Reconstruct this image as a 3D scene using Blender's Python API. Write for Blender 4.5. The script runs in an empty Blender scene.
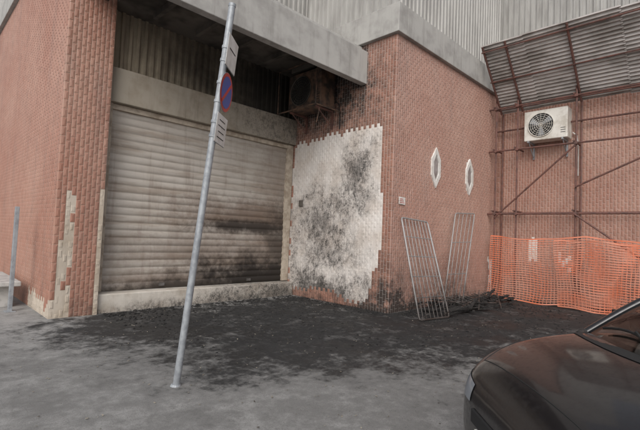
import bpy, math, random
from mathutils import Vector, Matrix, noise as mnoise
from mathutils.bvhtree import BVHTree
random.seed(7)
S=bpy.context.scene
# ---------------------------------------------------------------- helpers
def link(o): S.collection.objects.link(o)
def empty(name, loc=(0,0,0)):
    e=bpy.data.objects.new(name,None); e.location=loc; e.empty_display_size=.2; link(e); return e
class MB:
    def __init__(s): s.v=[]; s.f=[]; s.c=[]; s.usec=False
    def add(s,vs,fs,col=None):
        b=len(s.v); s.v+= [tuple(v) for v in vs]; s.f+=[tuple(i+b for i in f) for f in fs]
        s.c+= [col if col else (0,0,0,1)]*len(vs)
        if col: s.usec=True
    def box(s,x0,y0,z0,x1,y1,z1,col=None):
        s.add([(x0,y0,z0),(x1,y0,z0),(x1,y1,z0),(x0,y1,z0),(x0,y0,z1),(x1,y0,z1),(x1,y1,z1),(x0,y1,z1)],
          [(0,3,2,1),(4,5,6,7),(0,1,5,4),(1,2,6,5),(2,3,7,6),(3,0,4,7)],col)
    def obox(s,c,ax,ay,az,col=None):
        c=Vector(c);ax=Vector(ax);ay=Vector(ay);az=Vector(az)
        vs=[c+i*ax+j*ay+k*az for k in(-1,1) for j in(-1,1) for i in(-1,1)]
        s.add(vs,[(0,2,3,1),(4,5,7,6),(0,1,5,4),(1,3,7,5),(3,2,6,7),(2,0,4,6)],col)
    def tube(s,p,q,r,n=8,r2=None,col=None):
        p=Vector(p);q=Vector(q); d=(q-p).normalized(); r2=r if r2 is None else r2
        a=d.orthogonal().normalized(); b=d.cross(a)
        vs=[]
        for k in range(n):
            t=2*math.pi*k/n; o=a*math.cos(t)+b*math.sin(t)
            vs.append(p+o*r); vs.append(q+o*r2)
        fs=[(2*k,2*((k+1)%n),2*((k+1)%n)+1,2*k+1) for k in range(n)]
        fs.append(tuple(2*k for k in range(n))[::-1]); fs.append(tuple(2*k+1 for k in range(n)))
        s.add(vs,fs,col)
    def path(s,pts,r,n=8):
        for a,b in zip(pts[:-1],pts[1:]): s.tube(a,b,r,n)
    def torus(s,c,ax,R,r,N=24,n=6):
        ax=Vector(ax).normalized(); a=ax.orthogonal().normalized(); b=ax.cross(a); c=Vector(c); vs=[];fs=[]
        for i in range(N):
            t=2*math.pi*i/N; o=a*math.cos(t)+b*math.sin(t)
            for j in range(n):
                u=2*math.pi*j/n; vs.append(c+o*(R+r*math.cos(u))+ax*r*math.sin(u))
        for i in range(N):
            for j in range(n):
                fs.append((i*n+j,((i+1)%N)*n+j,((i+1)%N)*n+(j+1)%n,i*n+(j+1)%n))
        s.add(vs,fs)
    def obj(s,name,mat,parent=None,smooth=False,bevel=0,M=None):
        me=bpy.data.meshes.new(name); me.from_pydata(s.v,[],s.f); me.update()
        if M is not None: me.transform(M)
        if s.usec:
            ca=me.color_attributes.new('Col','FLOAT_COLOR','POINT')
            ca.data.foreach_set('color',[x for c in s.c for x in c])
        me.materials.append(mat)
        o=bpy.data.objects.new(name,me); link(o)
        if smooth:
            for p in me.polygons: p.use_smooth=True
            if smooth=='auto':
                me.set_sharp_from_angle(angle=math.radians(40))
        if bevel:
            b=o.modifiers.new('b','BEVEL'); b.width=bevel; b.segments=2; b.limit_method='ANGLE'
        if parent:
            o.parent=parent; o.matrix_parent_inverse=Matrix.Translation(parent.location).inverted()
        return o
# ---- materials
class MT:
    def __init__(s,name,rough=.7,metal=0,spec=.5):
        s.m=bpy.data.materials.new(name); s.m.use_nodes=True; s.nt=s.m.node_tree
        s.b=s.nt.nodes['Principled BSDF']; s.b.inputs['Roughness'].default_value=rough
        s.b.inputs['Metallic'].default_value=metal; s.b.inputs['Specular IOR Level'].default_value=spec
        s.g=s.nt.nodes.new('ShaderNodeNewGeometry'); s.pos=s.g.outputs['Position']
    def n(s,t,**k):
        nd=s.nt.nodes.new(t)
        for a,b in k.items(): setattr(nd,a,b)
        return nd
    def L(s,a,b): s.nt.links.new(a,b)
    def setin(s,inp,v):
        if isinstance(v,bpy.types.NodeSocket): s.L(v,inp)
        else: inp.default_value=v
    def noise(s,scale,detail=3,rough=.6,stretch=None,off=0):
        t=s.n('ShaderNodeTexNoise'); t.inputs['Scale'].default_value=scale; t.inputs['Detail'].default_value=min(detail,5); t.inputs['Roughness'].default_value=rough
        v=s.pos
        if stretch or off:
            mp=s.n('ShaderNodeMapping'); mp.inputs['Scale'].default_value=stretch or (1,1,1); mp.inputs['Location'].default_value=(off,off,off); s.L(v,mp.inputs[0]); v=mp.outputs[0]
        s.L(v,t.inputs['Vector']); return t.outputs['Fac']
    def ramp(s,v,a,b,lo=0.,hi=1.,smooth=True):
        r=s.n('ShaderNodeMapRange'); r.interpolation_type='SMOOTHSTEP' if smooth else 'LINEAR'
        s.setin(r.inputs['Value'],v); r.inputs['From Min'].default_value=a; r.inputs['From Max'].default_value=b
        r.inputs['To Min'].default_value=lo; r.inputs['To Max'].default_value=hi
        return r.outputs['Result']
    def math(s,op,a,b=0.):
        r=s.n('ShaderNodeMath',operation=op); s.setin(r.inputs[0],a); s.setin(r.inputs[1],b); r.use_clamp=False
        return r.outputs[0]
    def mix(s,f,a,b):
        r=s.n('ShaderNodeMix',data_type='RGBA'); s.setin(r.inputs[0],f); s.setin(r.inputs[6],a); s.setin(r.inputs[7],b); return r.outputs[2]
    def col(s,c): s.setin(s.b.inputs['Base Color'],c)
    def bump(s,h,strength=.5,dist=.01):
        r=s.n('ShaderNodeBump'); r.inputs['Strength'].default_value=strength; r.inputs['Distance'].default_value=dist
        s.L(h,r.inputs['Height']); s.L(r.outputs[0],s.b.inputs['Normal'])
    def warp(s,scale,amt,fine=0.):
        d=s.math('MULTIPLY',s.math('SUBTRACT',s.noise(scale,4,.65),.5),amt)
        if fine: d=s.math('ADD',d,s.math('MULTIPLY',s.math('SUBTRACT',s.noise(scale*5,3,.7,None,7.),.5),amt*fine))
        return d
    def blobs(s,bl,scale=1.5,amt=1.0,soft=.5,fine=.5,d=None):
        if d is None: d=s.warp(scale,amt,fine)
        out=None
        for c,r,st in bl:
            a=s.n('ShaderNodeVectorMath',operation='SUBTRACT'); s.L(s.pos,a.inputs[0]); a.inputs[1].default_value=c
            b=s.n('ShaderNodeVectorMath',operation='DIVIDE'); s.L(a.outputs[0],b.inputs[0]); b.inputs[1].default_value=r
            l=s.n('ShaderNodeVectorMath',operation='LENGTH'); s.L(b.outputs[0],l.inputs[0])
            m=s.ramp(s.math('ADD',l.outputs['Value'],d),1-soft,1+soft,st,0.)
            out=m if out is None else s.math('MAXIMUM',out,m)
        return out
SOOT=(.016,.015,.014,1)
def mk_tile():
    t=MT('terracotta_tile',.45)
    a=t.n('ShaderNodeAttribute',attribute_name='Col'); sp=t.n('ShaderNodeSeparateColor'); t.L(a.outputs['Color'],sp.inputs[0])
    c=t.mix(sp.outputs[0],(.355,.168,.118,1),(.435,.250,.188,1))
    c=t.mix(t.math('MULTIPLY',t.ramp(t.noise(1.2,4,.65,(3,3,.35)),.48,.75),.42),c,(.22,.145,.12,1))
    c=t.mix(sp.outputs[2],c,(.48,.40,.375,1))
    nz=t.noise(4.5,5,.75)
    c=t.mix(t.ramp(nz,.48,.75,0,.30),c,(.24,.125,.09,1))
    n2=t.ramp(nz,.25,.7,-.45,.45)
    so=t.math('ADD',sp.outputs[1],t.math('MULTIPLY',n2,t.math('MULTIPLY',sp.outputs[1],1.8)))
    so=t.ramp(so,0,1,0,.95,False)
    c=t.mix(so,c,(.024,.020,.018,1)); t.col(c)
    t.setin(t.b.inputs['Roughness'],t.ramp(so,0,1,.48,.9))
    return t.m
M_tile=mk_tile()
def mk_plaster(name,base=(.62,.58,.53,1),blobs=None,tint=(.42,.36,.30,1),pepper=0.,bscale=1.3,streak=.35):
    t=MT(name,.9)
    c=t.mix(t.ramp(t.noise(2.2,5),.4,.7),base,tint)
    if streak: c=t.mix(t.math('MULTIPLY',t.ramp(t.noise(1.7,4,.7,(4,4,.35),3.),.48,.72),streak),c,(tint[0]*.5,tint[1]*.48,tint[2]*.46,1))
    if blobs:
        m=t.blobs(blobs,bscale,2.4 if pepper else 1.3,.95 if pepper else .75,.6)
        sp=t.ramp(t.noise(9,5,.8,(1,1,.7)),.33,.68)
        sp2=t.ramp(t.noise(34,3,.75),.33,.68)
        m=t.math('ADD',m,pepper)
        tex=t.math('ADD',t.math('MULTIPLY',sp,.65),t.math('MULTIPLY',sp2,.45))
        m2=t.math('MULTIPLY',m,tex)
        solid=t.math('MULTIPLY',t.ramp(m,.60,1.2,0,.95),t.math('ADD',.62,t.math('MULTIPLY',tex,.5)))
        m3=t.ramp(t.math('MAXIMUM',m2,solid),.05,.95,0,.94)
        c=t.mix(t.math('MULTIPLY',m,.5),c,(.27,.225,.195,1))
        c=t.mix(m3,c,SOOT)
    t.col(c); t.bump(t.noise(30,3),.4,.006); return t.m
M_plaster=mk_plaster('exposed_white_plaster',(.72,.68,.645,1),[
   ((7.4,6.25,3.0),(.5,.55,.80),.9),((7.4,6.7,2.35),(.5,.65,.65),.84),((7.4,7.35,1.9),(.5,.85,.85),.88),((7.4,7.1,1.15),(.5,1.0,.5),.82),((7.4,7.5,.15),(.5,2.2,.62),1.),
   ((7.4,6.4,1.3),(.5,.6,.6),.5),((7.4,8.4,.9),(.5,.35,1.6),.65)],tint=(.62,.56,.51,1),pepper=.10,streak=.15)
M_beige=mk_plaster('stripped_render_beige',(.52,.455,.38,1),None,tint=(.40,.33,.255,1))
M_beam=mk_plaster('grey_concrete_beam',(.36,.32,.265,1),[((7.4,8.4,4.3),(2.1,1,.9),.66)],tint=(.27,.23,.18,1),bscale=.8)
M_fascia=mk_plaster('pale_concrete',(.40,.39,.37,1),None,tint=(.29,.28,.265,1))
M_sill=mk_plaster('marble_sill',(.60,.56,.50,1),[((7.2,8.4,.0),(3.2,1,.44),1.),((4.9,8.4,-.06),(2.9,1,.26),.95)],tint=(.40,.35,.29,1),streak=.2)
def mk_clad(name,base,dark,blobs=None):
    t=MT(name,.55,.1); c=t.mix(t.ramp(t.noise(1.5,4,.6,(3,3,.5)),.35,.75),base,dark)
    if blobs: c=t.mix(t.blobs(blobs,1.2,1.,.7),c,SOOT)
    t.col(c); return t.m
M_clad=mk_clad('ribbed_metal_cladding',(.40,.345,.26,1),(.24,.195,.145,1),[((7.2,8.4,5.1),(3.2,1.6,1.4),.95)])
M_clad2=mk_clad('upper_metal_cladding',(.40,.39,.37,1),(.27,.26,.245,1))
def mk_shutter():
    t=MT('scorched_roller_shutter',.6,.05)
    c=t.mix(t.ramp(t.noise(1.0,4,.6,(1,1,1.6)),.38,.70),(.48,.44,.395,1),(.39,.345,.30,1))
    c=t.mix(t.math('MULTIPLY',t.ramp(t.noise(.9,4,.7,(.6,1,5)),.46,.68),.5),c,(.25,.19,.14,1))
    c=t.mix(t.math('MULTIPLY',t.ramp(t.noise(2.5,4,.7,(1,1,7),5.),.52,.7),.45),c,(.54,.50,.45,1))
    w=t.ramp(t.noise(1.6,4,.7,(4,1,.3)),.52,.75); c=t.mix(t.math('MULTIPLY',w,.35),c,(.19,.13,.095,1))
    d=t.warp(1.8,1.7,.6)
    rust=t.blobs([((6.5,8.6,1.95),(1.9,1,.45),.75),((5.4,8.6,1.1),(2.8,1,.35),.5),((6.9,8.6,.9),(2.3,1,.9),.65),((4.2,8.6,.5),(2.2,1,.25),.6),((7.0,8.6,3.0),(.6,1,1.2),.35)],soft=.7,d=d)
    c=t.mix(rust,c,(.12,.07,.045,1))
    so=t.blobs([((6.9,8.6,.40),(2.4,1,.62),1.),((6.3,8.6,1.72),(1.3,1,.15),.88),((4.8,8.6,.33),(3.0,1,.20),.9),((7.2,8.6,1.2),(.5,1,1.1),.7)],soft=.6,d=d)
    c=t.mix(so,c,(.022,.017,.014,1))
    t.col(c); return t.m
M_shut=mk_shutter()
def mk_simple(name,c,c2=None,rough=.6,metal=0,scale=6,bump=0,stretch=None):
    t=MT(name,rough,metal)
    if c2: t.col(t.mix(t.ramp(t.noise(scale,3,.65,stretch),.38,.66),c,c2))
    else: t.col(c)
    if bump: t.bump(t.noise(scale*4,3),.4,bump)
    return t.m
M_soffit=mk_simple('sooty_soffit',(.12,.105,.09,1),(.04,.035,.03,1),.9,0,1.3)
M_black=mk_simple('charred_black',(.010,.010,.010,1),(.032,.029,.027,1),.95,0,14,.01)
M_galv=mk_simple('galvanised_steel',(.35,.37,.39,1),(.24,.255,.275,1),.5,.25,9)
t=MT('barrier_steel',.5,.3); z=t.n('ShaderNodeSeparateXYZ'); t.L(t.pos,z.inputs[0])
t.col(t.mix(t.ramp(t.math('ADD',z.outputs[2],t.math('MULTIPLY',t.noise(4,4,.7),1.6)),.7,2.2),(.055,.045,.04,1),(.34,.335,.33,1))); M_steel=t.m
M_scaf=mk_simple('scaffold_tube_paint',(.17,.078,.062,1),(.10,.056,.048,1),.6,.1,7)
M_white=mk_simple('white_paint',(.74,.73,.70,1),(.58,.56,.52,1),.5,0,5)
M_winin=mk_simple('window_pane_grey',(.22,.19,.18,1),(.34,.31,.30,1),.25,0,3)
M_acw=mk_simple('ac_white_metal',(.70,.68,.63,1),(.52,.49,.43,1),.45,0,4)
M_acb=mk_simple('burnt_ac_metal',(.045,.035,.03,1),(.18,.105,.07,1),.7,.1,4)
M_dark=mk_simple('dark_cavity',(.012,.012,.013,1),None,.8)
M_cor=mk_simple('corrugated_sheet_weathered',(.50,.47,.45,1),(.28,.255,.235,1),.6,.1,1.8,0,(1,.6,1))
M_blue=mk_simple('sign_blue',(.03,.08,.38,1),(.04,.10,.32,1),.35)
M_red=mk_simple('sign_red',(.52,.04,.03,1),(.40,.04,.03,1),.35)
M_stone=mk_simple('bench_stone',(.50,.49,.47,1),(.33,.32,.31,1),.8,0,6,.006)
M_trim=mk_simple('shutter_frame_paint',(.50,.43,.35,1),(.32,.26,.20,1),.6,0,5)
t=MT('orange_net_plastic',.6); t.col(t.mix(t.ramp(t.noise(1.1,3),.35,.7),(.68,.18,.085,1),(.58,.27,.19,1))); M_net=t.m
# ---------------------------------------------------------------- ground
def mk_ground():
    t=MT('pavement_concrete',.9)
    big=t.noise(.5,5,.7)
    c=t.mix(t.ramp(big,.35,.68),(.325,.32,.31,1),(.25,.246,.24,1))
    mid=t.noise(9,5,.8)
    c=t.mix(t.ramp(mid,.48,.72,0,.5),c,(.42,.415,.405,1))
    c=t.mix(t.ramp(mid,.30,.46,.55,0),c,(.15,.145,.14,1))
    fine=t.noise(95,2,.7)
    c=t.mix(t.ramp(fine,.56,.68,0,.6),c,(.09,.087,.083,1))
    c=t.mix(t.ramp(fine,.30,.42,.5,0),c,(.50,.495,.48,1))
    st=t.ramp(t.noise(1.6,5,.75,None,21.),.55,.68); c=t.mix(t.math('MULTIPLY',st,.55),c,(.14,.136,.13,1))
    v=t.n('ShaderNodeTexVoronoi',feature='DISTANCE_TO_EDGE'); v.inputs['Scale'].default_value=.33
    wn=t.n('ShaderNodeTexNoise'); wn.inputs['Scale'].default_value=1.1; wn.inputs['Detail'].default_value=4; t.L(t.pos,wn.inputs['Vector'])
    va=t.n('ShaderNodeVectorMath',operation='MULTIPLY_ADD'); t.L(wn.outputs['Color'],va.inputs[0]); va.inputs[1].default_value=(1.6,1.6,0); t.L(t.pos,va.inputs[2]); t.L(va.outputs[0],v.inputs['Vector'])
    cr=t.math('MULTIPLY',t.ramp(v.outputs['Distance'],.001,.005,.4,0),t.ramp(big,.42,.55)); c=t.mix(cr,c,(.09,.086,.08,1))
    d=t.warp(1.7,1.8,.7)
    grey=t.blobs([((4.8,5.0,0),(4.4,4.0,2),.66),((9.0,2.6,0),(5.0,3.4,2),.70)],soft=.5,d=d)
    c=t.mix(grey,c,(.095,.092,.088,1))
    bl=[((3.3,7.0,0),(1.7,1.5,2),.95),((5.3,6.0,0),(2.8,2.1,2),1.),((7.2,4.1,0),(3.0,2.0,2),1.),((9.8,3.1,0),(2.8,1.95,2),1.),((11.7,2.8,0),(2.2,2.4,2),.97),((4.6,4.5,0),(2.1,1.2,2),.96)]
    so=t.blobs(bl,soft=.3,d=d)
    so=t.math('MULTIPLY',so,t.ramp(mid,.30,.50,.74,1.))
    c=t.mix(so,c,(.015,.0147,.015,1))
    ash=t.math('MULTIPLY',t.ramp(t.noise(2.6,5,.8,None,9.),.53,.68),t.math('MULTIPLY',so,.34))
    c=t.mix(ash,c,(.24,.235,.23,1))
    t.col(c)
    t.setin(t.b.inputs['Roughness'],t.math('SUBTRACT',.92,t.math('MULTIPLY',t.math('MULTIPLY',so,t.ramp(big,.42,.6)),.32)))
    h=t.math('ADD',t.math('MULTIPLY',fine,.35),t.math('MULTIPLY',t.math('MULTIPLY',mid,t.math('ADD',so,.25)),1.5))
    t.bump(h,.5,.014); return t.m
M_ground=mk_ground()
g=MB()
xs=[-400,-60,-10]+[i*.5 for i in range(-8,34)]+[30,80,400]
n=len(xs)
for y in xs:
    for x in xs:
        z=0
        if 0<x<12.5 and 0<y<9: z=.012*mnoise.noise(Vector((x*.5,y*.5,0)))
        g.v.append((x,y,z)); g.c.append((0,0,0,1))
for j in range(n-1):
    for i in range(n-1): g.f.append((j*n+i,j*n+i+1,(j+1)*n+i+1,(j+1)*n+i))
g.obj('ground',M_ground,None,True)
# ---------------------------------------------------------------- building
bld=empty('commercial_building',(7,7,0))
XA,YA=1.86,8.2; XB,YB=7.4,5.25; XC=12.9; YD=8.6; H=10.; ZL=7.4
w=MB()
w.box(XB,YB,-.1,XB+.25,8.9,6.05); w.box(XB+.25,YB,-.1,XC,YB+.25,6.05); w.box(XC,-9,-.1,XC+.25,YB+.25,6.05)
w.obj('plaster_walls',M_plaster,bld)
w=MB(); w.box(XA,YA+.55,-.1,XA+.25,22,ZL); w.box(XA,YA,-.1,2.62,YA+.55,ZL); w.obj('rendered_walls',M_beige,bld)
def g2(a,b,ra,rb): return math.exp(-(a/ra)**2-(b/rb)**2)
def h3(a,b,c=0): 
    r=math.sin(a*127.1+b*311.7+c*74.7)*43758.5453; return r-math.floor(r)
TW,TH=.078,.156
def tiles(name,P0,tv,nv,L,z0,z1,skip,soot,fade=None,gh=None):
    T=Vector((tv[0],tv[1],0)); Nn=Vector((nv[0],nv[1],0)); P=Vector((P0[0],P0[1],0)); Z=Vector((0,0,1))
    flip=T.cross(Z).dot(Nn)<0
    mb=MB(); nc=max(1,round(L/TW)); tw=L/nc
    for i in range(nc):
        nr=int((z1-z0)/TH)+2
        for j in range(nr):
            za=z0+j*TH-(TH/2 if i%2 else 0); zb=za+TH
            za=max(za,z0); zb=min(zb,z1)
            if zb-za<.04: continue
            s0=i*tw; sc=s0+tw/2; zc=(za+zb)/2
            ga=.0016
            if skip(sc,zc,i,j):
                if gh is not None and random.random()<.8:
                    o=.002+.005*random.random(); m=.008+.012*random.random(); k=.012+.025*random.random()
                    vs=[P+T*(s0+m)+Z*(za+k),P+T*(s0+tw-m*random.random()*2)+Z*(za+k*.6),P+T*(s0+tw-m)+Z*(zb-k),P+T*(s0+m*.6)+Z*(zb-k*.5)]
                    top=[v+Nn*(o+.003*random.random()) for v in vs]
                    cc=sum(top,Vector())/4; top=[cc+(v-cc)*.7 for v in top]
                    fs=[(0,1,5,4),(1,2,6,5),(2,3,7,6),(3,0,4,7),(4,5,6,7)]
                    if flip: fs=[f[::-1] for f in fs]
                    gh.add(vs+top,fs)
                continue
            so=max(0,min(1,soot(sc,zc)))
            r=.45*random.random()+.55*min(1,max(0,.5+1.1*mnoise.noise(Vector((P.x+T.x*sc,P.y+T.y*sc,zc))*.8)))
            if random.random()<.012: r=max(0,r-.5)
            col=(r,so,fade(sc,zc) if fade else 0,1)
            tilt=(random.random()-.5)*.0026; tilt2=(random.random()-.5)*.0026
            base=[(s0+ga,za+ga),(s0+tw-ga,za+ga),(s0+tw-ga,zb-ga),(s0+ga,zb-ga)]
            i2=.006; top=[(s0+ga+i2,za+ga+i2),(s0+tw-ga-i2,za+ga+i2),(s0+tw-ga-i2,zb-ga-i2),(s0+ga+i2,zb-ga-i2)]
            wob=(random.random()-.5)*.012
            rid=[(sc+wob,za+(zb-za)*.28),(sc+wob,za+(zb-za)*.72)]
            vs=[P+T*a+Z*b for a,b in base]+[P+T*a+Z*b+Nn*(.005+tilt*(1 if k in(0,1) else -1)+tilt2*(1 if k in(0,3) else -1)) for k,(a,b) in enumerate(top)]+[P+T*a+Z*b+Nn*.0105 for a,b in rid]
            fs=[(0,1,5,4),(1,2,6,5),(2,3,7,6),(3,0,4,7),(4,5,8),(5,6,9,8),(6,7,9),(7,4,8,9)]
            if flip: fs=[f[::-1] for f in fs]
            mb.add(vs,fs,col)
    return mb.obj(name,M_tile,bld)
gh1=MB(); gh2=MB()
tiles('left_wall_tiles',(XA,YA),(0,1),(-1,0),12.5,0,ZL,
  lambda s,z,i,j: (z<.10+.24*h3(i//2,1) and s<1.6),
  lambda s,z:.15*math.exp(-z/.4)+.05,None,gh2)
def sk_p(s,z,i,j):
    e=.05*mnoise.noise(Vector((0,z*3,1)))
    if .05+e<s<.27+e+.05*h3(j//2,2) and .30<z<1.25: return h3(i,j,5)>.04
    if .12<s<.31+e and z<2.12 and z>=1.25: return h3(i,j,5)>.04
    if s>.67 and z<2.2: return h3(i,j//2,1)>.15
    if s<.30 and z<.35: return True
    return False
tiles('pillar_tiles',(XA,YA),(1,0),(0,-1),.76,0,ZL,sk_p,lambda s,z:.45*math.exp(-z/.35)+.05+.10*g2(s-.7,z-3.5,.4,2),None,gh2)
tiles('reveal_tiles',(2.62,YA),(0,1),(1,0),.2,0,ZL,lambda s,z,i,j:z<2.0,lambda s,z:.3)
def sk_patch(s,z,i,j):
    lo=.26+.13*h3(int(z/.42),3)+( -.06 if 1.0<z<2.7 else 0)+(.18 if z<.8 else 0)
    top=4.08+.07*(h3(i//3,11)-.5)-.10*max(0,s-1.5)/1.5
    bot=.14+.16*h3(i//4,13)
    if lo<s<3.18 and bot<z<top: return True
    if s>3.1 and .3<z<3.5 and h3(i,j,4)>.5: return True
    return False
def so_patch(s,z):
    v=.22
    v+=.62*math.exp(-((z-5.0)/.85)**2)*min(1,.12+s/1.5)
    v+=.5*g2(s-0,z-0,.9,1.0)
    if z>5.1 and s>.8: v+=.3
    v+=.35*math.exp(-z/.25)
    return v
tiles('side_wall_tiles',(XB,YB),(0,1),(-1,0),3.35,0,6.05,sk_patch,so_patch,None,gh1)
hexes=[(9.15,3.35),(10.95,3.35)]
def sk_r(s,z,i,j):
    x=XB+s
    for hx,hz in hexes:
        if abs(x-hx)<.15 and abs(z-hz)<.44-1.2*abs(x-hx): return True
    if 12.3<x<12.62 and .2<z<1.15 and h3(i,j,2)>.2: return True
    return False
def so_r(s,z):
    return .03+.75*g2(s,z,.9,.7)+.45*math.exp(-z/.22)+.34*g2(s-2.4,z-.3,1.9,.9)+.10*g2(s,z-3,.35,4)
tiles('right_wall_tiles',(XB,YB),(1,0),(0,-1),XC-XB,0,6.05,sk_r,so_r,lambda s,z:.18,gh1)
def sk_b(s,z,i,j):
    if .95<s<1.2 and 1.15<z<1.75: return True
    if 1.7<s<2.0 and .9<z<1.4 and h3(i,j)>.3: return True
    return False
tiles('rear_wall_tiles',(XC,YB),(0,-1),(-1,0),13.5,0,6.05,sk_b,lambda s,z:.22*math.exp(-z/.4)+.09,lambda s,z:.05,gh1)
gh1.obj('mortar_marks',M_plaster,bld); gh2.obj('mortar_marks_beige',M_beige,bld)
wf=MB(); wi=MB()
for hx,hz in hexes:
    out=[(hx,hz-.50),(hx+.21,hz-.20),(hx+.21,hz+.20),(hx,hz+.50),(hx-.21,hz+.20),(hx-.21,hz-.20)]
    inn=[(hx+(a-hx)*.56,hz+(b-hz)*.68) for a,b in out]
    vs=[(a,YB-.002,b) for a,b in out]+[(a,YB-.04,b) for a,b in out]+[(a,YB-.04,b) for a,b in inn]+[(a,YB-.006,b) for a,b in inn]
    fs=[]
    for k in range(6):
        q=(k+1)%6
        fs+= [(k,q,6+q,6+k),(6+k,6+q,12+q,12+k),(12+k,12+q,18+q,18+k)]
    wf.add(vs,fs); wi.add([(a,YB-.016,b) for a,b in inn],[(0,1,2,3,4,5)])
wf.obj('window_frames',M_white,bld); wi.obj('window_panes',M_winin,bld)
c=MB()
c.box(XB-.10,YB-.10,6.05,XB+.25,8.2,6.70); c.box(XB+.25,YB-.10,6.05,XC-.1,YB+.25,6.70)
c.box(XC-.1,-9,6.05,XC+.25,YB+.25,6.70)
c.box(XA-.1,YA-.1,ZL,2.62,YA+.6,8.0); c.box(XA-.1,YA+.6,ZL,XA+.25,22,8.0)
c.obj('concrete_cornice',M_fascia,bld,False,.012)
def ribs(mb,P0,tv,nv,L,z0,z1,pitch=.16,dep=.035):
    T=Vector((tv[0],tv[1],0)); Nn=Vector((nv[0],nv[1],0)); P=Vector((P0[0],P0[1],0))
    prof=[]; s=0
    while s<L:
        prof+=[(s,0),(s+pitch*.45,0),(s+pitch*.55,dep),(s+pitch*.9,dep)]; s+=pitch
    prof=[p for p in prof if p[0]<L]+[(L,0)]
    vs=[]
    for a,b in prof: vs+= [P+T*a+Nn*b+Vector((0,0,z0)),P+T*a+Nn*b+Vector((0,0,z1))]
    fs=[(2*i,2*i+2,2*i+3,2*i+1) for i in range(len(prof)-1)]
    mb.add(vs,fs)
u=MB()
ribs(u,(XB,8.2),(0,-1),(-1,0),8.2-YB,6.7,H); ribs(u,(XB,YB),(1,0),(0,-1),XC-XB,6.7,H); ribs(u,(XC,YB),(0,-1),(-1,0),14,6.7,H)
ribs(u,(XA,22),(0,-1),(-1,0),22-YA,8.,H); ribs(u,(2.64,8.2),(1,0),(0,-1),XB-2.64,6.02,H); ribs(u,(XA,8.2),(1,0),(0,-1),.77,8.,H)
u.obj('upper_cladding',M_clad2,bld)
r=MB(); r.box(XA,8.25,H,14,22,H+.15); r.box(XB,YB,H,14,8.25,H+.15); r.box(XC+.0,-9,H,20,YB,H+.15); r.obj('roof_slab',M_fascia,bld)
u=MB(); ribs(u,(2.62,YD-.02),(1,0),(0,-1),XB-2.62,4.62,5.85,.15,.04); u.obj('ribbed_strip',M_clad,bld)
b=MB(); b.box(2.62,YD-.20,3.97,XB,YD+.2,4.64); b.obj('lintel_beam',M_beam,bld,False,.015)
b=MB(); b.box(2.0,6.05,5.10,XB,6.22,5.86); b.box(2.0,6.22,5.86,XB,8.1,6.02); b.obj('canopy_fascia',M_fascia,bld,False,.012)
b=MB(); b.box(2.02,6.222,5.80,XB-.02,8.10,5.855)
for k in range(6): b.box(XA+.5+k*.9,6.23,5.68,XA+.58+k*.9,8.10,5.80)
b.box(2.64,8.10,5.80,XB-.03,8.58,5.85)
b.obj('canopy_soffit',M_soffit,bld)
b=MB(); b.box(2.63,YD-.12,.36,2.76,YD+.1,3.965); b.box(7.2,YD-.10,.36,7.385,YD+.1,3.965); b.box(2.76,YD-.08,3.86,7.2,YD+.1,3.965)
b.obj('shutter_frame',M_trim,bld,False,.008)
b=MB(); b.box(2.60,YD-.32,-.05,7.38,YD+.1,.34); b.obj('door_sill',M_sill,bld,False,.02)
b=MB(); b.box(XB-.06,8.04,2.32,XB-.004,8.15,2.48); b.obj('switch_box',M_soffit,bld,False,.006)
sh=MB(); pitch=.148; zz=.345; rows=[]
while zz<3.95:
    for a,o in ((0,.0),(.10,-.012),(.30,-.022),(.52,-.025),(.75,-.019),(.92,-.008)):
        rows.append((zz+a*pitch,o))
    zz+=pitch
nx=60
for z,o in rows:
    for k in range(nx+1):
        x=2.74+(7.22-2.74)*k/nx
        d=.022*mnoise.noise(Vector((x*.9,z*.8,3)))+.008*mnoise.noise(Vector((x*4,z*3,1)))
        sh.v.append((x,YD+o+d,z+.006*mnoise.noise(Vector((x*1.5,z,9))))); sh.c.append((0,0,0,1))
for j in range(len(rows)-1):
    for i in range(nx): sh.f.append((j*(nx+1)+i,j*(nx+1)+i+1,(j+1)*(nx+1)+i+1,(j+1)*(nx+1)+i))
sh.obj('roller_shutter',M_shut,bld,True)
b=MB()
for k in range(2): b.box(3.9+k*2.2,YD-.05,.40,4.02+k*2.2,YD-.03,.46)
b.obj('shutter_lock_plates',M_steel,bld)
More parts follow.
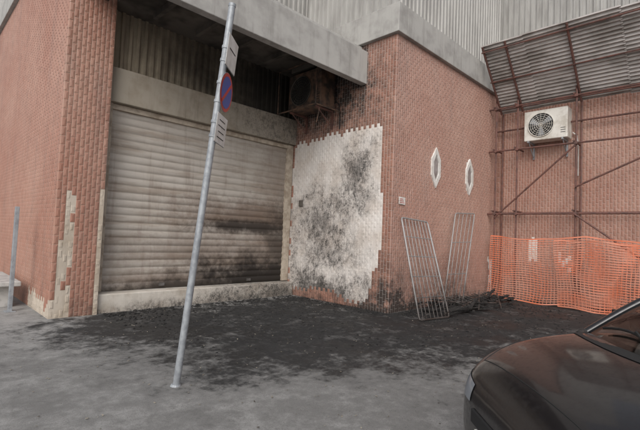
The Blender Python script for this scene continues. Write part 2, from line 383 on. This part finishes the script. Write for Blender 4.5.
# ---------------------------------------------------------------- AC units (face -x)
def ac(name,xf,xw,y0,y1,z0,z1,mat,burnt=False):
    e=empty(name,((xf+xw)/2,(y0+y1)/2,z0))
    b=MB(); b.box(xf,y0,z0,xw-.08,y1,z1); b.obj('casing',mat,e,False,.02)
    fy=y0+(y1-y0)*.60; fz=(z0+z1)/2; R=(z1-z0)*.40
    b=MB(); b.add([(xf-.004,fy+R*math.cos(a*math.pi/16),fz+R*math.sin(a*math.pi/16)) for a in range(32)],[tuple(range(32))[::-1]])
    b.obj('fan_opening',M_dark,e)
    b=MB()
    for k in range(6): b.torus((xf-.018,fy,fz),(1,0,0),R*(.18+.16*k),.005 if k<5 else .014,32,5)
    for k in range(8):
        a=k*math.pi/8; 
        b.tube((xf-.018,fy-R*math.cos(a),fz-R*math.sin(a)),(xf-.018,fy+R*math.cos(a),fz+R*math.sin(a)),.004,5)
    b.obj('fan_guard',mat if not burnt else M_soffit,e)
    b=MB()
    for k in range(3):
        a=k*2*math.pi/3+.4; cx=Vector((xf-.008,fy,fz)); d=Vector((0,math.cos(a),math.sin(a))); p=Vector((0,-math.sin(a),math.cos(a)))
        b.add([cx+d*.04+p*.03,cx+d*R*.85+p*R*.3,cx+d*R*.9-p*R*.15,cx+d*.04-p*.03],[(0,1,2,3)])
    b.obj('fan_blades',M_galv if not burnt else M_black,e)
    b=MB()
    for k in range(3): 
        z=z0+.14+k*.06; b.box(xf-.004,y0+.05,z,xf+.002,y0+(y1-y0)*.15,z+.015)
    b.obj('side_louvres',M_dark,e)
    b=MB()
    for y in (y0+.12,y1-.12):
        b.box(xf-.03,y-.02,z0-.05,xw,y+.02,z0-.005); b.box(xw-.04,y-.02,z0-.45,xw+.0,y+.02,z0-.05)
        b.tube((xf+.05,y,z0-.05),(xw-.02,y,z0-.42),.014,6)
    b.obj('wall_brackets',M_scaf if burnt else M_galv,e)
    b=MB(); b.path([(xw-.05,y0-.01,z0+.2),(xw-.04,y0-.12,z0+.1),(xw-.03,y0-.15,z0-.3),(xw-.03,y0-.15,z0-(.5 if burnt else 1.))],.015,6); b.obj('refrigerant_pipe',M_white if not burnt else M_black,e)
    return e
ac('air_conditioner',12.38,XC-.03,3.22,4.32,4.48,5.32,M_acw)
e=ac('air_conditioner',6.80,XB-.03,6.95,8.1,4.66,5.58,M_acb,True)
b=MB()
b.path([(6.55,8.2,4.58),(6.55,6.85,4.60),(7.36,6.8,4.58)],.018); b.path([(6.55,6.85,4.60),(6.57,6.85,5.66),(7.36,6.85,5.68)],.014); b.path([(6.57,6.85,5.66),(6.55,8.2,5.64),(6.55,8.2,4.58)],.014)
b.path([(6.75,6.9,4.6),(6.7,6.95,4.2),(6.9,7.2,4.35)],.01)
b.obj('cage_frame',M_acb,e)
e=empty('wall_notice',(7.75,5.22,2.4)); b=MB(); b.box(7.62,YB-.032,2.34,7.86,YB-.025,2.50); b.obj('plate',M_white,e)
b=MB(); 
for k in range(3): b.box(7.65,YB-.035,2.37+k*.04,7.83-.03*k,YB-.0325,2.382+k*.04)
b.obj('lettering',M_red,e)
# ---------------------------------------------------------------- sign
e=empty('no_parking_sign',(2.09,4.07,0))
R_=Vector((1,-1,0)).normalized(); D_=Vector((1,1,0)).normalized()
base=Vector((2.10,4.08,-.05)); ln=Vector((.235,-.235,3.62)); lnn=ln.normalized(); topz=3.98
b=MB(); b.tube(base,base+ln*(topz/3.57),.036,20); b.obj('post',M_galv,e,'auto')
b=MB(); b.tube(base+ln*(topz/3.57),base+ln*((topz+.03)/3.57),.039,20); b.tube((2.10,4.08,-.01),(2.102,4.078,.02),.06,16,.045); b.obj('cap_and_collar',M_galv,e)
toc=(-(base+ln*.8)); toc.z=0; toc.normalize(); side=Vector((0,0,1)).cross(toc).normalized()
if side.dot(R_)<0: side=-side
nrm=(side*.95+toc*.32).normalized(); nrm=(nrm-lnn*nrm.dot(lnn)).normalized(); tt=lnn.cross(nrm).normalized()
def at(z): return base+ln*((z+.05)/3.62)
def disc(mb,c,R0,off,n=40):
    mb.add([c+nrm*off+(tt*math.cos(2*math.pi*k/n)+lnn*math.sin(2*math.pi*k/n))*R0 for k in range(n)],[tuple(range(n))])
cz=at(3.06)
b=MB(); b.tube(cz+nrm*.070,cz+nrm*.074,.205,40); b.obox(at(2.66)+nrm*.072,tt*.17,lnn*.155,nrm*.002); b.obox(at(3.47)+nrm*.072,tt*.17,lnn*.17,nrm*.002); b.obj('plate_backs',M_galv,e)
b=MB(); disc(b,cz,.2,.0765); b.obj('red_ring',M_red,e)
b=MB(); disc(b,cz,.165,.079); b.obj('blue_face',M_blue,e)
b=MB(); dd=(tt+lnn).normalized(); b.obox(cz+nrm*.0805,dd*.165,dd.cross(nrm)*.018,nrm*.001); b.obj('red_slash',M_red,e)
b=MB(); b.obox(at(2.66)+nrm*.0765,tt*.165,lnn*.15,nrm*.0015); b.obox(at(3.47)+nrm*.0765,tt*.165,lnn*.165,nrm*.0015); b.obj('white_panels',M_white,e)
b=MB()
for k in range(4): b.obox(at(2.57+k*.06)+nrm*.0795,tt*(.11-.02*(k%2)),lnn*.004,nrm*.001)
b.obox(at(3.5)+nrm*.0795,tt*.10,lnn*.006,nrm*.001); b.obj('panel_lettering',M_dark,e)
b=MB()
for z in (2.59,2.74,2.96,3.16,3.4,3.54): 
    b.tube(at(z)-lnn*.015,at(z)+lnn*.015,.043,16); b.obox(at(z)+nrm*.055,tt*.02,lnn*.014,nrm*.014)
b.obj('clamps',M_galv,e)
# ---------------------------------------------------------------- barriers
def barrier(name,BL,BR,TL,TR,nb=8,nc=3,rf=.019):
    BL,BR,TL,TR=map(Vector,(BL,BR,TL,TR)); e=empty(name,(BL+BR)/2)
    P=lambda u,v:(BL*(1-u)+BR*u)*(1-v)+(TL*(1-u)+TR*u)*v
    b=MB(); cr=.05
    ring=[P(cr,0),P(1-cr,0),P(1-cr*.3,cr*.15),P(1,cr*.5),P(1,1-cr*.5),P(1-cr*.3,1-cr*.15),P(1-cr,1),P(cr,1),P(cr*.3,1-cr*.15),P(0,1-cr*.5),P(0,cr*.5),P(cr*.3,cr*.15),P(cr,0)]
    b.path(ring,rf,10); b.obj('frame',M_steel,e,'auto')
    b=MB()
    for k in range(1,nb): 
        j=random.uniform(-.01,.01); b.path([P(k/nb+j,0),P(k/nb+j*2,.5),P(k/nb-j,1)],.0085,6)
    for k in range(1,nc+1): b.tube(P(0,k/(nc+1)),P(1,k/(nc+1)),.011,6)
    b.obj('bars',M_steel,e,'auto')
    b=MB()
    for uu in (.15,.85):
        nn=(TL-BL).cross(BR-BL).normalized(); b.path([P(uu,.02),P(uu,.02)+nn*-.12+Vector((0,0,.05))],.012,6)
    b.obj('hooks',M_steel,e)
barrier('crowd_barrier',(7.25,4.4,.02),(8.15,4.25,.02),(7.66,5.17,2.05),(8.7,5.15,2.0),8,4)
barrier('crowd_barrier',(8.90,4.80,.03),(9.45,4.62,.02),(10.1,5.17,2.3),(11.2,5.17,2.36),5,2,.016)
# ---------------------------------------------------------------- scaffolding
e=empty('scaffolding',(12.0,2,0)); b=MB(); r0=.026
ys=[5.05,4.45,2.98,.9,-1.6,-4.2]
for k,y in enumerate(ys):
    zt=6.2 if k!=2 else 7.4
    b.tube((12.25,y,0),(12.25,y,zt),r0,8)
    if k!=1: b.tube((12.75,y,0),(12.75,y,5.6),r0,8)
    for z in (2.5,4.3,5.55): b.tube((12.15,y+.04,z),(12.82,y+.04,z),r0,8)
    b.tube((12.5,y-.05,5.4),(11.05,y-.05,6.95),.03,8)
for z in (2.42,4.25,5.50): b.tube((12.2,5.3,z),(12.2,-6,z),r0,8)
for z in (2.42,4.9): b.tube((12.7,5.2,z+.05),(12.7,-6,z+.05),r0,8)
b.tube((12.19,5.05,2.3),(12.19,2.98,4.2),.024,8); b.tube((12.19,2.98,2.4),(12.19,.9,.8),.024,8); b.tube((12.19,2.98,3.1),(12.19,.6,4.2),.024,8); b.tube((12.19,.9,2.4),(12.19,-1.6,4.3),.024,8)
b.obj('tubes',M_scaf,e,'auto')
b=MB()
for y in ys:
    for z in (2.42,4.25,5.5): b.box(12.17,y-.04,z-.04,12.29,y+.04,z+.04)
    b.box(12.17,y-.07,-.005,12.33,y+.07,.012)
b.obj('couplers',M_scaf,e,False,.01)
cv=MB(); A=Vector((12.55,0,5.42)); B2=Vector((11.05,0,6.98)); nrmc=Vector((B2.z-A.z,0,-(B2.x-A.x))).normalized()
nv=88; y=5.0; pi_=0
while y>-6:
    y2=y-1.05; off=.012*(pi_%2)+.02*random.random()
    vs=[]; sl=random.uniform(-.05,.05)
    for k in range(nv+1):
        tpar=k/nv; p=A.lerp(B2,tpar+sl*.2); o=.022*math.sin(k*2*math.pi/4.0)
        for yy in (y+.04,y2):
            q=p+nrmc*(o+off); vs.append((q.x,yy,q.z))
    fs=[(2*k,2*k+1,2*k+3,2*k+2) for k in range(nv)]
    cv.add(vs,fs); y=y2; pi_+=1
cv.obj('corrugated_canopy',M_cor,e)
b=MB()
for tpar in (.08,.5,.92):
    p=A.lerp(B2,tpar)-nrmc*.05; b.tube((p.x,5.05,p.z),(p.x,-6,p.z),.022,8)
b.obj('canopy_rails',M_scaf,e)
# ---------------------------------------------------------------- orange net
e=empty('orange_safety_fence',(12.0,1,0))
def net(mb,y0,y1,xb,ztop,zbot,ph,dy=.085,dz=.062,wv=.005,wh=.0085):
    def Pn(y,tz):
        sag=.10*abs(math.sin((y+ph)*1.15)); zt=ztop-sag+.03*mnoise.noise(Vector((y*2,ph,0)))
        zb=zbot+.05*mnoise.noise(Vector((y*1.5,ph,5)))
        z=zb+(zt-zb)*tz+.05*mnoise.noise(Vector((y*1.1,tz*2,ph+3)))
        x=xb+.13*mnoise.noise(Vector((y*1.6,tz*1.3,ph)))+.035*math.sin(y*5+tz*3+ph)
        yy=y+.10*mnoise.noise(Vector((y*1.3,tz*2,ph+7)))
        return Vector((x,yy,z))
    nz=int((ztop-zbot)/dz); ny=int(abs(y1-y0)/dy)
    for i in range(ny+1):
        y=y0+(y1-y0)*i/ny
        for k in range(nz):
            p=Pn(y,k/nz); q=Pn(y,(k+1)/nz); mb.add([p+Vector((0,wv,0)),p-Vector((0,wv,0)),q-Vector((0,wv,0)),q+Vector((0,wv,0))],[(0,1,2,3)])
    for k in range(nz+1):
        ww=wh*(2.0 if k in(0,nz) else 1)
        for i in range(ny):
            p=Pn(y0+(y1-y0)*i/ny,k/nz)+Vector((-.002,0,0)); q=Pn(y0+(y1-y0)*(i+1)/ny,k/nz)+Vector((-.002,0,0))
            mb.add([p+Vector((0,0,ww)),q+Vector((0,0,ww)),q-Vector((0,0,ww)),p-Vector((0,0,ww))],[(0,1,2,3)])
b=MB(); net(b,5.1,-6,12.0,1.82,.06,0.); net(b,3.35,-1.4,11.93,1.74,.05,2.3); b.obj('net_mesh',M_net,e)
b=MB()
for y in (4.9,2.9,.8,-1.5,-4): b.tube((12.06,y,0),(12.06,y,1.9),.012,6)
b.obj('stakes',M_scaf,e)
# ---------------------------------------------------------------- bench + rail post at left
e=empty('stone_bench',(1.35,10.2,0)); b=MB(); b.box(1.05,9.55,.40,1.70,11.6,.49); b.obj('seat',M_stone,e,False,.015)
b=MB(); b.box(1.15,9.75,0,1.62,9.95,.40); b.box(1.15,11.2,0,1.62,11.4,.40); b.obj('legs',M_stone,e,False,.01)
e=empty('steel_rail_post',(1.5,9.25,0)); b=MB(); b.box(1.47,9.2,0,1.53,9.30,1.88); b.box(1.42,9.14,0,1.58,9.36,.012); b.obj('flat_post',M_galv,e,False,.004)
b=MB(); b.box(1.465,9.23,1.7,1.47,9.27,1.74); b.box(1.465,9.23,.9,1.47,9.27,.94); b.obj('bolts',M_steel,e)
# ---------------------------------------------------------------- burnt debris
e=empty('burnt_debris',(9.6,4.4,0))
b=MB()
def inside(x,y):
    if x<2.7 or y>8.2 or x>12: return False
    if x>7.3 and y>5.15: return False
    return y> 5.0-.55*(x-2.7)+.3*mnoise.noise(Vector((x,y,0))) 
cnt=0
while cnt<3000:
    x=random.uniform(2.6,11.8); y=random.uniform(1.4,8.2)
    if not inside(x,y): continue
    wall=min(abs(8.3-y) if x<7.3 else 9, abs(7.35-x) if y>5.2 else 9, abs(5.2-y) if x>7.4 else 9)
    if random.random()>math.exp(-wall/.8)+.05: continue
    s=random.uniform(.004,.014)*(1.7 if wall<.4 else 1); a=random.uniform(0,6.28)
    ax=Vector((math.cos(a),math.sin(a),random.uniform(-.3,.3)))*s*random.uniform(1,1.8); ay=Vector((-math.sin(a),math.cos(a),random.uniform(-.3,.3)))*s; az=Vector((0,0,s*random.uniform(.2,.5)))
    b.obox((x,y,s*.25),ax,ay,az); cnt+=1
for k in range(90):
    x=random.uniform(8.2,11.7); y=random.uniform(4.1,5.05)
    a=random.gauss(0,.6); l=random.uniform(.08,.40); t_=random.uniform(-.15,.2)
    ax=Vector((math.cos(a),math.sin(a)*.6,t_))*l; ay=Vector((-math.sin(a),math.cos(a),0))*random.uniform(.012,.04); az=Vector((0,0,random.uniform(.006,.02)))
    b.obox((x,y,.04+abs(t_)*l+random.uniform(0,.12)),ax,ay,az)
b.obj('charred_pieces',M_black,e)
b=MB()
for (p,q) in [((8.7,4.3,.14),(10.5,4.65,.2)),((8.8,4.6,.22),(10.4,4.2,.12)),((9.2,4.1,.1),(11.0,4.9,.3)),((9.0,4.8,.28),(11.2,4.75,.16)),((10.2,4.0,.05),(11.4,4.6,.25))]: b.tube(p,q,.016,8)
for k in range(12): b.tube((8.9+k*.2,4.25+.03*k,.18),(9.0+k*.2,4.85,.26),.008,6)
b.obj('twisted_bars',M_steel,e)
b=MB(); N=30
for (cx,cy,R0,hh) in [(9.6,4.72,.75,.20),(10.7,4.75,.7,.16),(6.9,7.7,.7,.07),(8.4,4.95,.5,.08)]:
    vs=[]
    for j in range(N+1):
        for i in range(N+1):
            x=-1+2*i/N; y=-1+2*j/N; rr=math.hypot(x,y)
            z=max(0,1-rr**1.6)*(hh*(.4+.9*abs(mnoise.noise(Vector((x*3+cx,y*3+cy,0))))+.7*abs(mnoise.noise(Vector((x*9+cx,y*9,4))))))-.02
            vs.append((cx+x*R0,cy+y*R0*.55,z))
    fs=[(j*(N+1)+i,j*(N+1)+i+1,(j+1)*(N+1)+i+1,(j+1)*(N+1)+i) for j in range(N) for i in range(N)]
    b.add(vs,fs)
b.obj('ash_heaps',M_black,e)
e=empty('ground_litter',(4,5,0)); b=MB()
for k in range(900):
    x=random.uniform(0,9); y=random.uniform(0,8)
    s=random.uniform(.002,.007); a=random.uniform(0,6.28)
    b.obox((x,y,.010+s*.1),Vector((math.cos(a),math.sin(a),.2))*s*1.6,Vector((-math.sin(a),math.cos(a),0))*s,Vector((0,0,s*.25)))
b.obj('gravel_and_leaves',mk_simple('litter_mix',(.30,.27,.22,1),(.05,.04,.03,1),.9,0,3),e)
# ---------------------------------------------------------------- car
tcar=MT('dark_car_paint',.28,.2); tcar.col((.014,.012,.013,1)); tcar.b.inputs['Coat Weight'].default_value=.7; tcar.b.inputs['Coat Roughness'].default_value=.08; M_car=tcar.m
dust=tcar.ramp(tcar.noise(30,3),.45,.7); tcar.setin(tcar.b.inputs['Roughness'],tcar.math('ADD',.3,tcar.math('MULTIPLY',dust,.15)))
M_rub=mk_simple('black_rubber',(.015,.015,.015,1),None,.7)
M_int=mk_simple('car_interior',(.05,.05,.052,1),(.08,.08,.08,1),.8)
M_lens=mk_simple('headlamp_lens',(.35,.37,.40,1),None,.08,.3)
M_tail=mk_simple('tail_lamp',(.3,.01,.01,1),None,.15)
gm=bpy.data.materials.new('car_glass'); gm.use_nodes=True; nt=gm.node_tree; nt.nodes.clear()
o=nt.nodes.new('ShaderNodeOutputMaterial'); mx=nt.nodes.new('ShaderNodeMixShader'); tr=nt.nodes.new('ShaderNodeBsdfTransparent'); gl=nt.nodes.new('ShaderNodeBsdfGlossy'); fr=nt.nodes.new('ShaderNodeFresnel')
tr.inputs[0].default_value=(.55,.6,.6,1); gl.inputs['Roughness'].default_value=.02; fr.inputs[0].default_value=1.6
nt.links.new(fr.outputs[0],mx.inputs[0]); nt.links.new(tr.outputs[0],mx.inputs[1]); nt.links.new(gl.outputs[0],mx.inputs[2]); nt.links.new(mx.outputs[0],o.inputs[0])
M_glass=gm
hd=-R_; lat=Vector((0,0,1)).cross(hd); KZ=1.04
nose=R_*1.0+D_*2.32
CM=Matrix(((hd.x,lat.x,0,nose.x),(hd.y,lat.y,0,nose.y),(0,0,KZ,0),(0,0,0,1)))
car=empty('parked_car',(nose-hd*2).to_tuple())
st=[
(0.0,.48,.34,.52,.56),(-.03,.62,.24,.60,.67),(-.12,.74,.20,.70,.79),(-.30,.82,.18,.80,.885),(-.60,.85,.18,.88,.945),(-.90,.86,.18,.925,.985),(-1.3,.86,.18,.93,.965),
(-2.0,.865,.18,.94,.96),(-2.8,.86,.18,.95,.965),(-3.5,.85,.19,.96,.98),(-3.85,.80,.22,.95,1.0),(-3.98,.74,.28,.88,.94),(-4.02,.6,.36,.75,.78)]
def ringp(X,hw,zb,zs,zc):
    half=[(0,zb),(hw*.6,zb),(hw*.93,zb+.02),(hw,zb+(zs-zb)*.25),(hw*1.005,zb+(zs-zb)*.6),(hw*.985,zb+(zs-zb)*.86),(hw*.93,zs),(hw*.80,zs+(zc-zs)*.62),(hw*.42,zs+(zc-zs)*.92),(0,zc)]
    full=half+[(-a,b) for a,b in half[-2:0:-1]]
    return [(X,a,b) for a,b in full]
vs=[];fs=[]
for s_ in st: vs+=ringp(*s_)
m=len(ringp(*st[0]))
for k in range(len(st)-1):
    for i in range(m): fs.append((k*m+i,k*m+(i+1)%m,(k+1)*m+(i+1)%m,(k+1)*m+i))
fs.append(tuple(range(m))[::-1]); fs.append(tuple((len(st)-1)*m+i for i in range(m)))
b=MB(); b.add(vs,fs); body=b.obj('body',M_car,None,True)
sm=body.modifiers.new('s','SUBSURF'); sm.levels=3; sm.render_levels=3
cuts=MB()
for X in (-.78,-3.2): cuts.tube((X,-1.2,.31),(X,-.62,.31),.36,32); cuts.tube((X,.62,.31),(X,1.2,.31),.36,32)
cut=cuts.obj('cut',M_rub)
bo=body.modifiers.new('b','BOOLEAN'); bo.object=cut; bo.operation='DIFFERENCE'; bo.solver='EXACT'
dg=bpy.context.evaluated_depsgraph_get(); me=bpy.data.meshes.new_from_object(body.evaluated_get(dg))
bpy.data.objects.remove(cut); bpy.data.objects.remove(body)
bvh=BVHTree.FromPolygons([v.co.copy() for v in me.vertices],[tuple(p.vertices) for p in me.polygons])
me.transform(CM); body=bpy.data.objects.new('body',me); link(body); 
for p in me.polygons: p.use_smooth=True
me.set_sharp_from_angle(angle=math.radians(50))
body.parent=car; body.matrix_parent_inverse=Matrix.Translation(car.location).inverted()
def cp(mb,name,mat,smooth='auto',bevel=0): return mb.obj(name,mat,car,smooth,bevel,CM)
def top(x,y,off=0.):
    h=bvh.ray_cast(Vector((x,y,3)),Vector((0,0,-1)))[0]; return Vector((x,y,(h.z if h else .9)+off))
def lerp(a,b,t): return a+(b-a)*t
def grid(mb,f,nu,nv):
    vs=[f(i/nu,j/nv) for j in range(nv+1) for i in range(nu+1)]
    mb.add(vs,[(j*(nu+1)+i,j*(nu+1)+i+1,(j+1)*(nu+1)+i+1,(j+1)*(nu+1)+i) for j in range(nv) for i in range(nu)])
def ws(u,v):
    y=(2*u-1); hw=lerp(.76,.60,v); X=lerp(-.80,-1.66,v)-.16*y*y*lerp(1,.6,v); z=lerp(.965,1.43,v)-.03*y*y+.035*math.sin(math.pi*v)
    return (X,y*hw,z)
b=MB(); grid(b,ws,24,12); cp(b,'windscreen',M_glass,True)
def rw(u,v):
    y=(2*u-1); hw=lerp(.72,.58,v); X=lerp(-3.75,-3.2,v)+.1*y*y; return (X,y*hw,lerp(.97,1.40,v)-.03*y*y)
b=MB(); grid(b,rw,16,6); cp(b,'rear_window',M_glass,True)
def roof(u,v):
    y=2*u-1; X=lerp(-1.66,-3.2,v)-.10*y*y*(1-v)+.1*y*y*v; z=1.43+.035*math.sin(math.pi*v)-.03*v-.035*y*y-.03*abs(y)**6
    return (X,y*.605,z)
b=MB(); grid(b,roof,20,14); 
ro=cp(b,'roof',M_car,True); so_=ro.modifiers.new('s','SOLIDIFY'); so_.thickness=.03
b=MB(); bp=MB()
for sgn in (-1,1):
    def sw(u,v):
        X=lerp(lerp(-1.02,-3.72,u),lerp(-1.80,-3.12,u),v); y=lerp(.80,.60,v)+.03*math.sin(math.pi*v); return (X,sgn*y,lerp(.95,1.385,v))
    grid(b,sw,12,6)
    pa=[ws(1 if sgn>0 else 0,v/8) for v in range(9)]; pa=[Vector((p[0]-.02,p[1]+sgn*.012,p[2])) for p in pa]; bp.path(pa,.032,10)
    bp.path([Vector(sw(.52,v/6))+Vector((0,sgn*.004,0)) for v in range(7)],.026,8)
    pc=[Vector((lerp(-3.74,-3.12,v/6),sgn*lerp(.76,.60,v/6),lerp(.95,1.39,v/6))) for v in range(7)]; bp.path(pc,.05,10)
    bp.path([Vector(sw(u/12,1)) for u in range(13)],.022,8)
cp(b,'side_windows',M_glass,True); cp(bp,'pillars',M_car)
b=MB(); vs=[]
for i in range(25):
    p=ws(i/24,0); vs+=[(p[0]-.01,p[1]*1.02,p[2]+.004),tuple(top(p[0]+.09,p[1]*1.03,.004))]
fs=[(2*i,2*i+1,2*i+3,2*i+2) for i in range(24)]
b.add(vs,fs)
for (u0,u1,vv) in ((.60,.16,.10),(.97,.55,.10)):
    pts=[Vector(ws(lerp(u0,u1,k/8),.02+vv*math.sin(k/8*math.pi*.8)))+Vector((.02,0,.022)) for k in range(9)]
    b.path(pts,.008,6); b.tube(Vector(ws(u0,0))+Vector((.03,0,.01)),pts[4]+Vector((0,0,.012)),.009,6)
cp(b,'wipers_and_cowl',M_rub)
b=MB()
for sgn in (-1,1):
    pts=[top(-.16-.72*k/14,sgn*(.58+.13*min(1,k/6)),.0005) for k in range(15)]; b.path(pts,.0035,5)
pts=[top(-.16,-.58+1.16*k/16,.0005) for k in range(17)]; b.path(pts,.0035,5)
cp(b,'bonnet_shut_lines',M_rub)
b=MB(); b.box(-1.65,-.70,.78,-1.0,.70,.93); b.box(-2.45,-.62,.35,-1.95,-.12,.75); b.box(-2.45,.12,.35,-1.95,.62,.75)
b.box(-2.55,-.60,.6,-2.40,-.14,1.2); b.box(-2.55,.14,.6,-2.40,.60,1.2); b.box(-2.52,-.48,1.2,-2.44,-.26,1.34); b.box(-2.52,.26,1.2,-2.44,.48,1.34)
b.torus((-1.8,.36,.93),(1,0,.35),.18,.016,24,8); b.box(-1.85,-.1,1.32,-1.82,.1,1.38); cp(b,'interior',M_int,False,.03)
b=MB()
for sgn in (-1,1):
    N1,N2=10,5; vs=[]
    for j in range(N2+1):
        for i in range(N1+1):
            y=sgn*(.42+.34*i/N1); z=.555+(.10+.03*i/N1)*j/N2
            h,nn,_,_=bvh.ray_cast(Vector((2,y,z)),Vector((-1,0,0)))
            if h is None: h=Vector((-.3,y,z)); nn=Vector((1,0,0))
            vs.append(h+nn*.005)
    b.add(vs,[(j*(N1+1)+i,j*(N1+1)+i+1,(j+1)*(N1+1)+i+1,(j+1)*(N1+1)+i) for j in range(N2) for i in range(N1)])
cp(b,'headlamps',M_lens,True)
b=MB(); b.box(-.05,-.36,.46,.008,.36,.54); b.box(-.06,-.46,.26,.004,.46,.36); cp(b,'grille',M_dark,False,.006)
b=MB(); b.box(.005,-.26,.385,.02,.26,.455); b.box(-4.035,-.26,.5,-4.02,.26,.62); cp(b,'number_plates',M_white)
b=MB()
for sgn in (-1,1): b.box(-4.0,sgn*.62-.1,.68,-3.93,sgn*.62+.1,.90)
cp(b,'tail_lamps',M_tail,False,.02)
for sgn in (-1,1):
    b=MB(); b.obox((-1.42,sgn*.97,1.0),(.06,0,0),(0,.10,0),(0,0,.065)); b.tube((-1.38,sgn*.80,.94),(-1.40,sgn*.92,.98),.025,8); cp(b,'door_mirror',M_car,False,.04)
b=MB(); b2=MB()
for sgn in (-1,1):
    for X in (-.78,-3.2):
        b.torus((X,sgn*.76,.31),(0,1,0),.225,.085,32,10); b2.tube((X,sgn*.70,.31),(X,sgn*.815,.31),.19,24)
        for k in range(5):
            a=k*2*math.pi/5; b2.obox((X+.1*math.cos(a),sgn*.82,.31+.1*math.sin(a)),Vector((math.cos(a),0,math.sin(a)))*.09,Vector((-math.sin(a),0,math.cos(a)))*.02,(0,.008,0))
cp(b,'tyres',M_rub,True); cp(b2,'wheels',M_galv)
b=MB()
for sgn in (-1,1):
    for X in (-1.35,-2.35,-3.15): 
        b.box(X-.003,sgn*.8675-.004,.3,X+.003,sgn*.8675+.004,.88)
    for X in (-2.15,-3.0): b.box(X-.09,sgn*.875-.012,.80,X+.09,sgn*.875+.012,.825)
cp(b,'door_seams_and_handles',M_rub)
# ---------------------------------------------------------------- world + light
W=bpy.data.worlds.new('World'); S.world=W; W.use_nodes=True; nt=W.node_tree
sky=nt.nodes.new('ShaderNodeTexSky'); sky.sky_type='NISHITA'; sky.sun_disc=False
az=math.radians(215); el=math.radians(38)
sky.sun_elevation=el; sky.sun_rotation=math.pi/2-az; sky.dust_density=3.; sky.air_density=1.
hs=nt.nodes.new('ShaderNodeHueSaturation'); hs.inputs['Saturation'].default_value=.35
nt.links.new(sky.outputs[0],hs.inputs['Color']); nt.links.new(hs.outputs[0],nt.nodes['Background'].inputs[0]); nt.nodes['Background'].inputs[1].default_value=.15
sl=bpy.data.lights.new('sun','SUN'); sl.energy=1.5; sl.angle=math.radians(50); sl.color=(1,.97,.93)
so=bpy.data.objects.new('sun',sl); link(so)
sd=Vector((math.cos(az)*math.cos(el),math.sin(az)*math.cos(el),math.sin(el))); so.rotation_euler=sd.to_track_quat('Z','Y').to_euler()
# ---------------------------------------------------------------- camera
cam=bpy.data.cameras.new('camera'); co=bpy.data.objects.new('camera',cam); link(co); S.camera=co
cam.sensor_width=36; cam.lens=36*420/640; cam.clip_end=1500; cam.clip_start=.05
p=math.radians(2.7); F=(D_*math.cos(p)+Vector((0,0,math.sin(p)))); Rr=R_.copy(); U=Rr.cross(F)
a=math.radians(2.4); U2=U*math.cos(a)-Rr*math.sin(a); R2=Rr*math.cos(a)+U*math.sin(a)
co.matrix_world=Matrix(((R2.x,U2.x,-F.x,0),(R2.y,U2.y,-F.y,0),(R2.z,U2.z,-F.z,1.6),(0,0,0,1)))
S.view_settings.view_transform='Standard'; S.view_settings.look='None'; S.view_settings.exposure=0
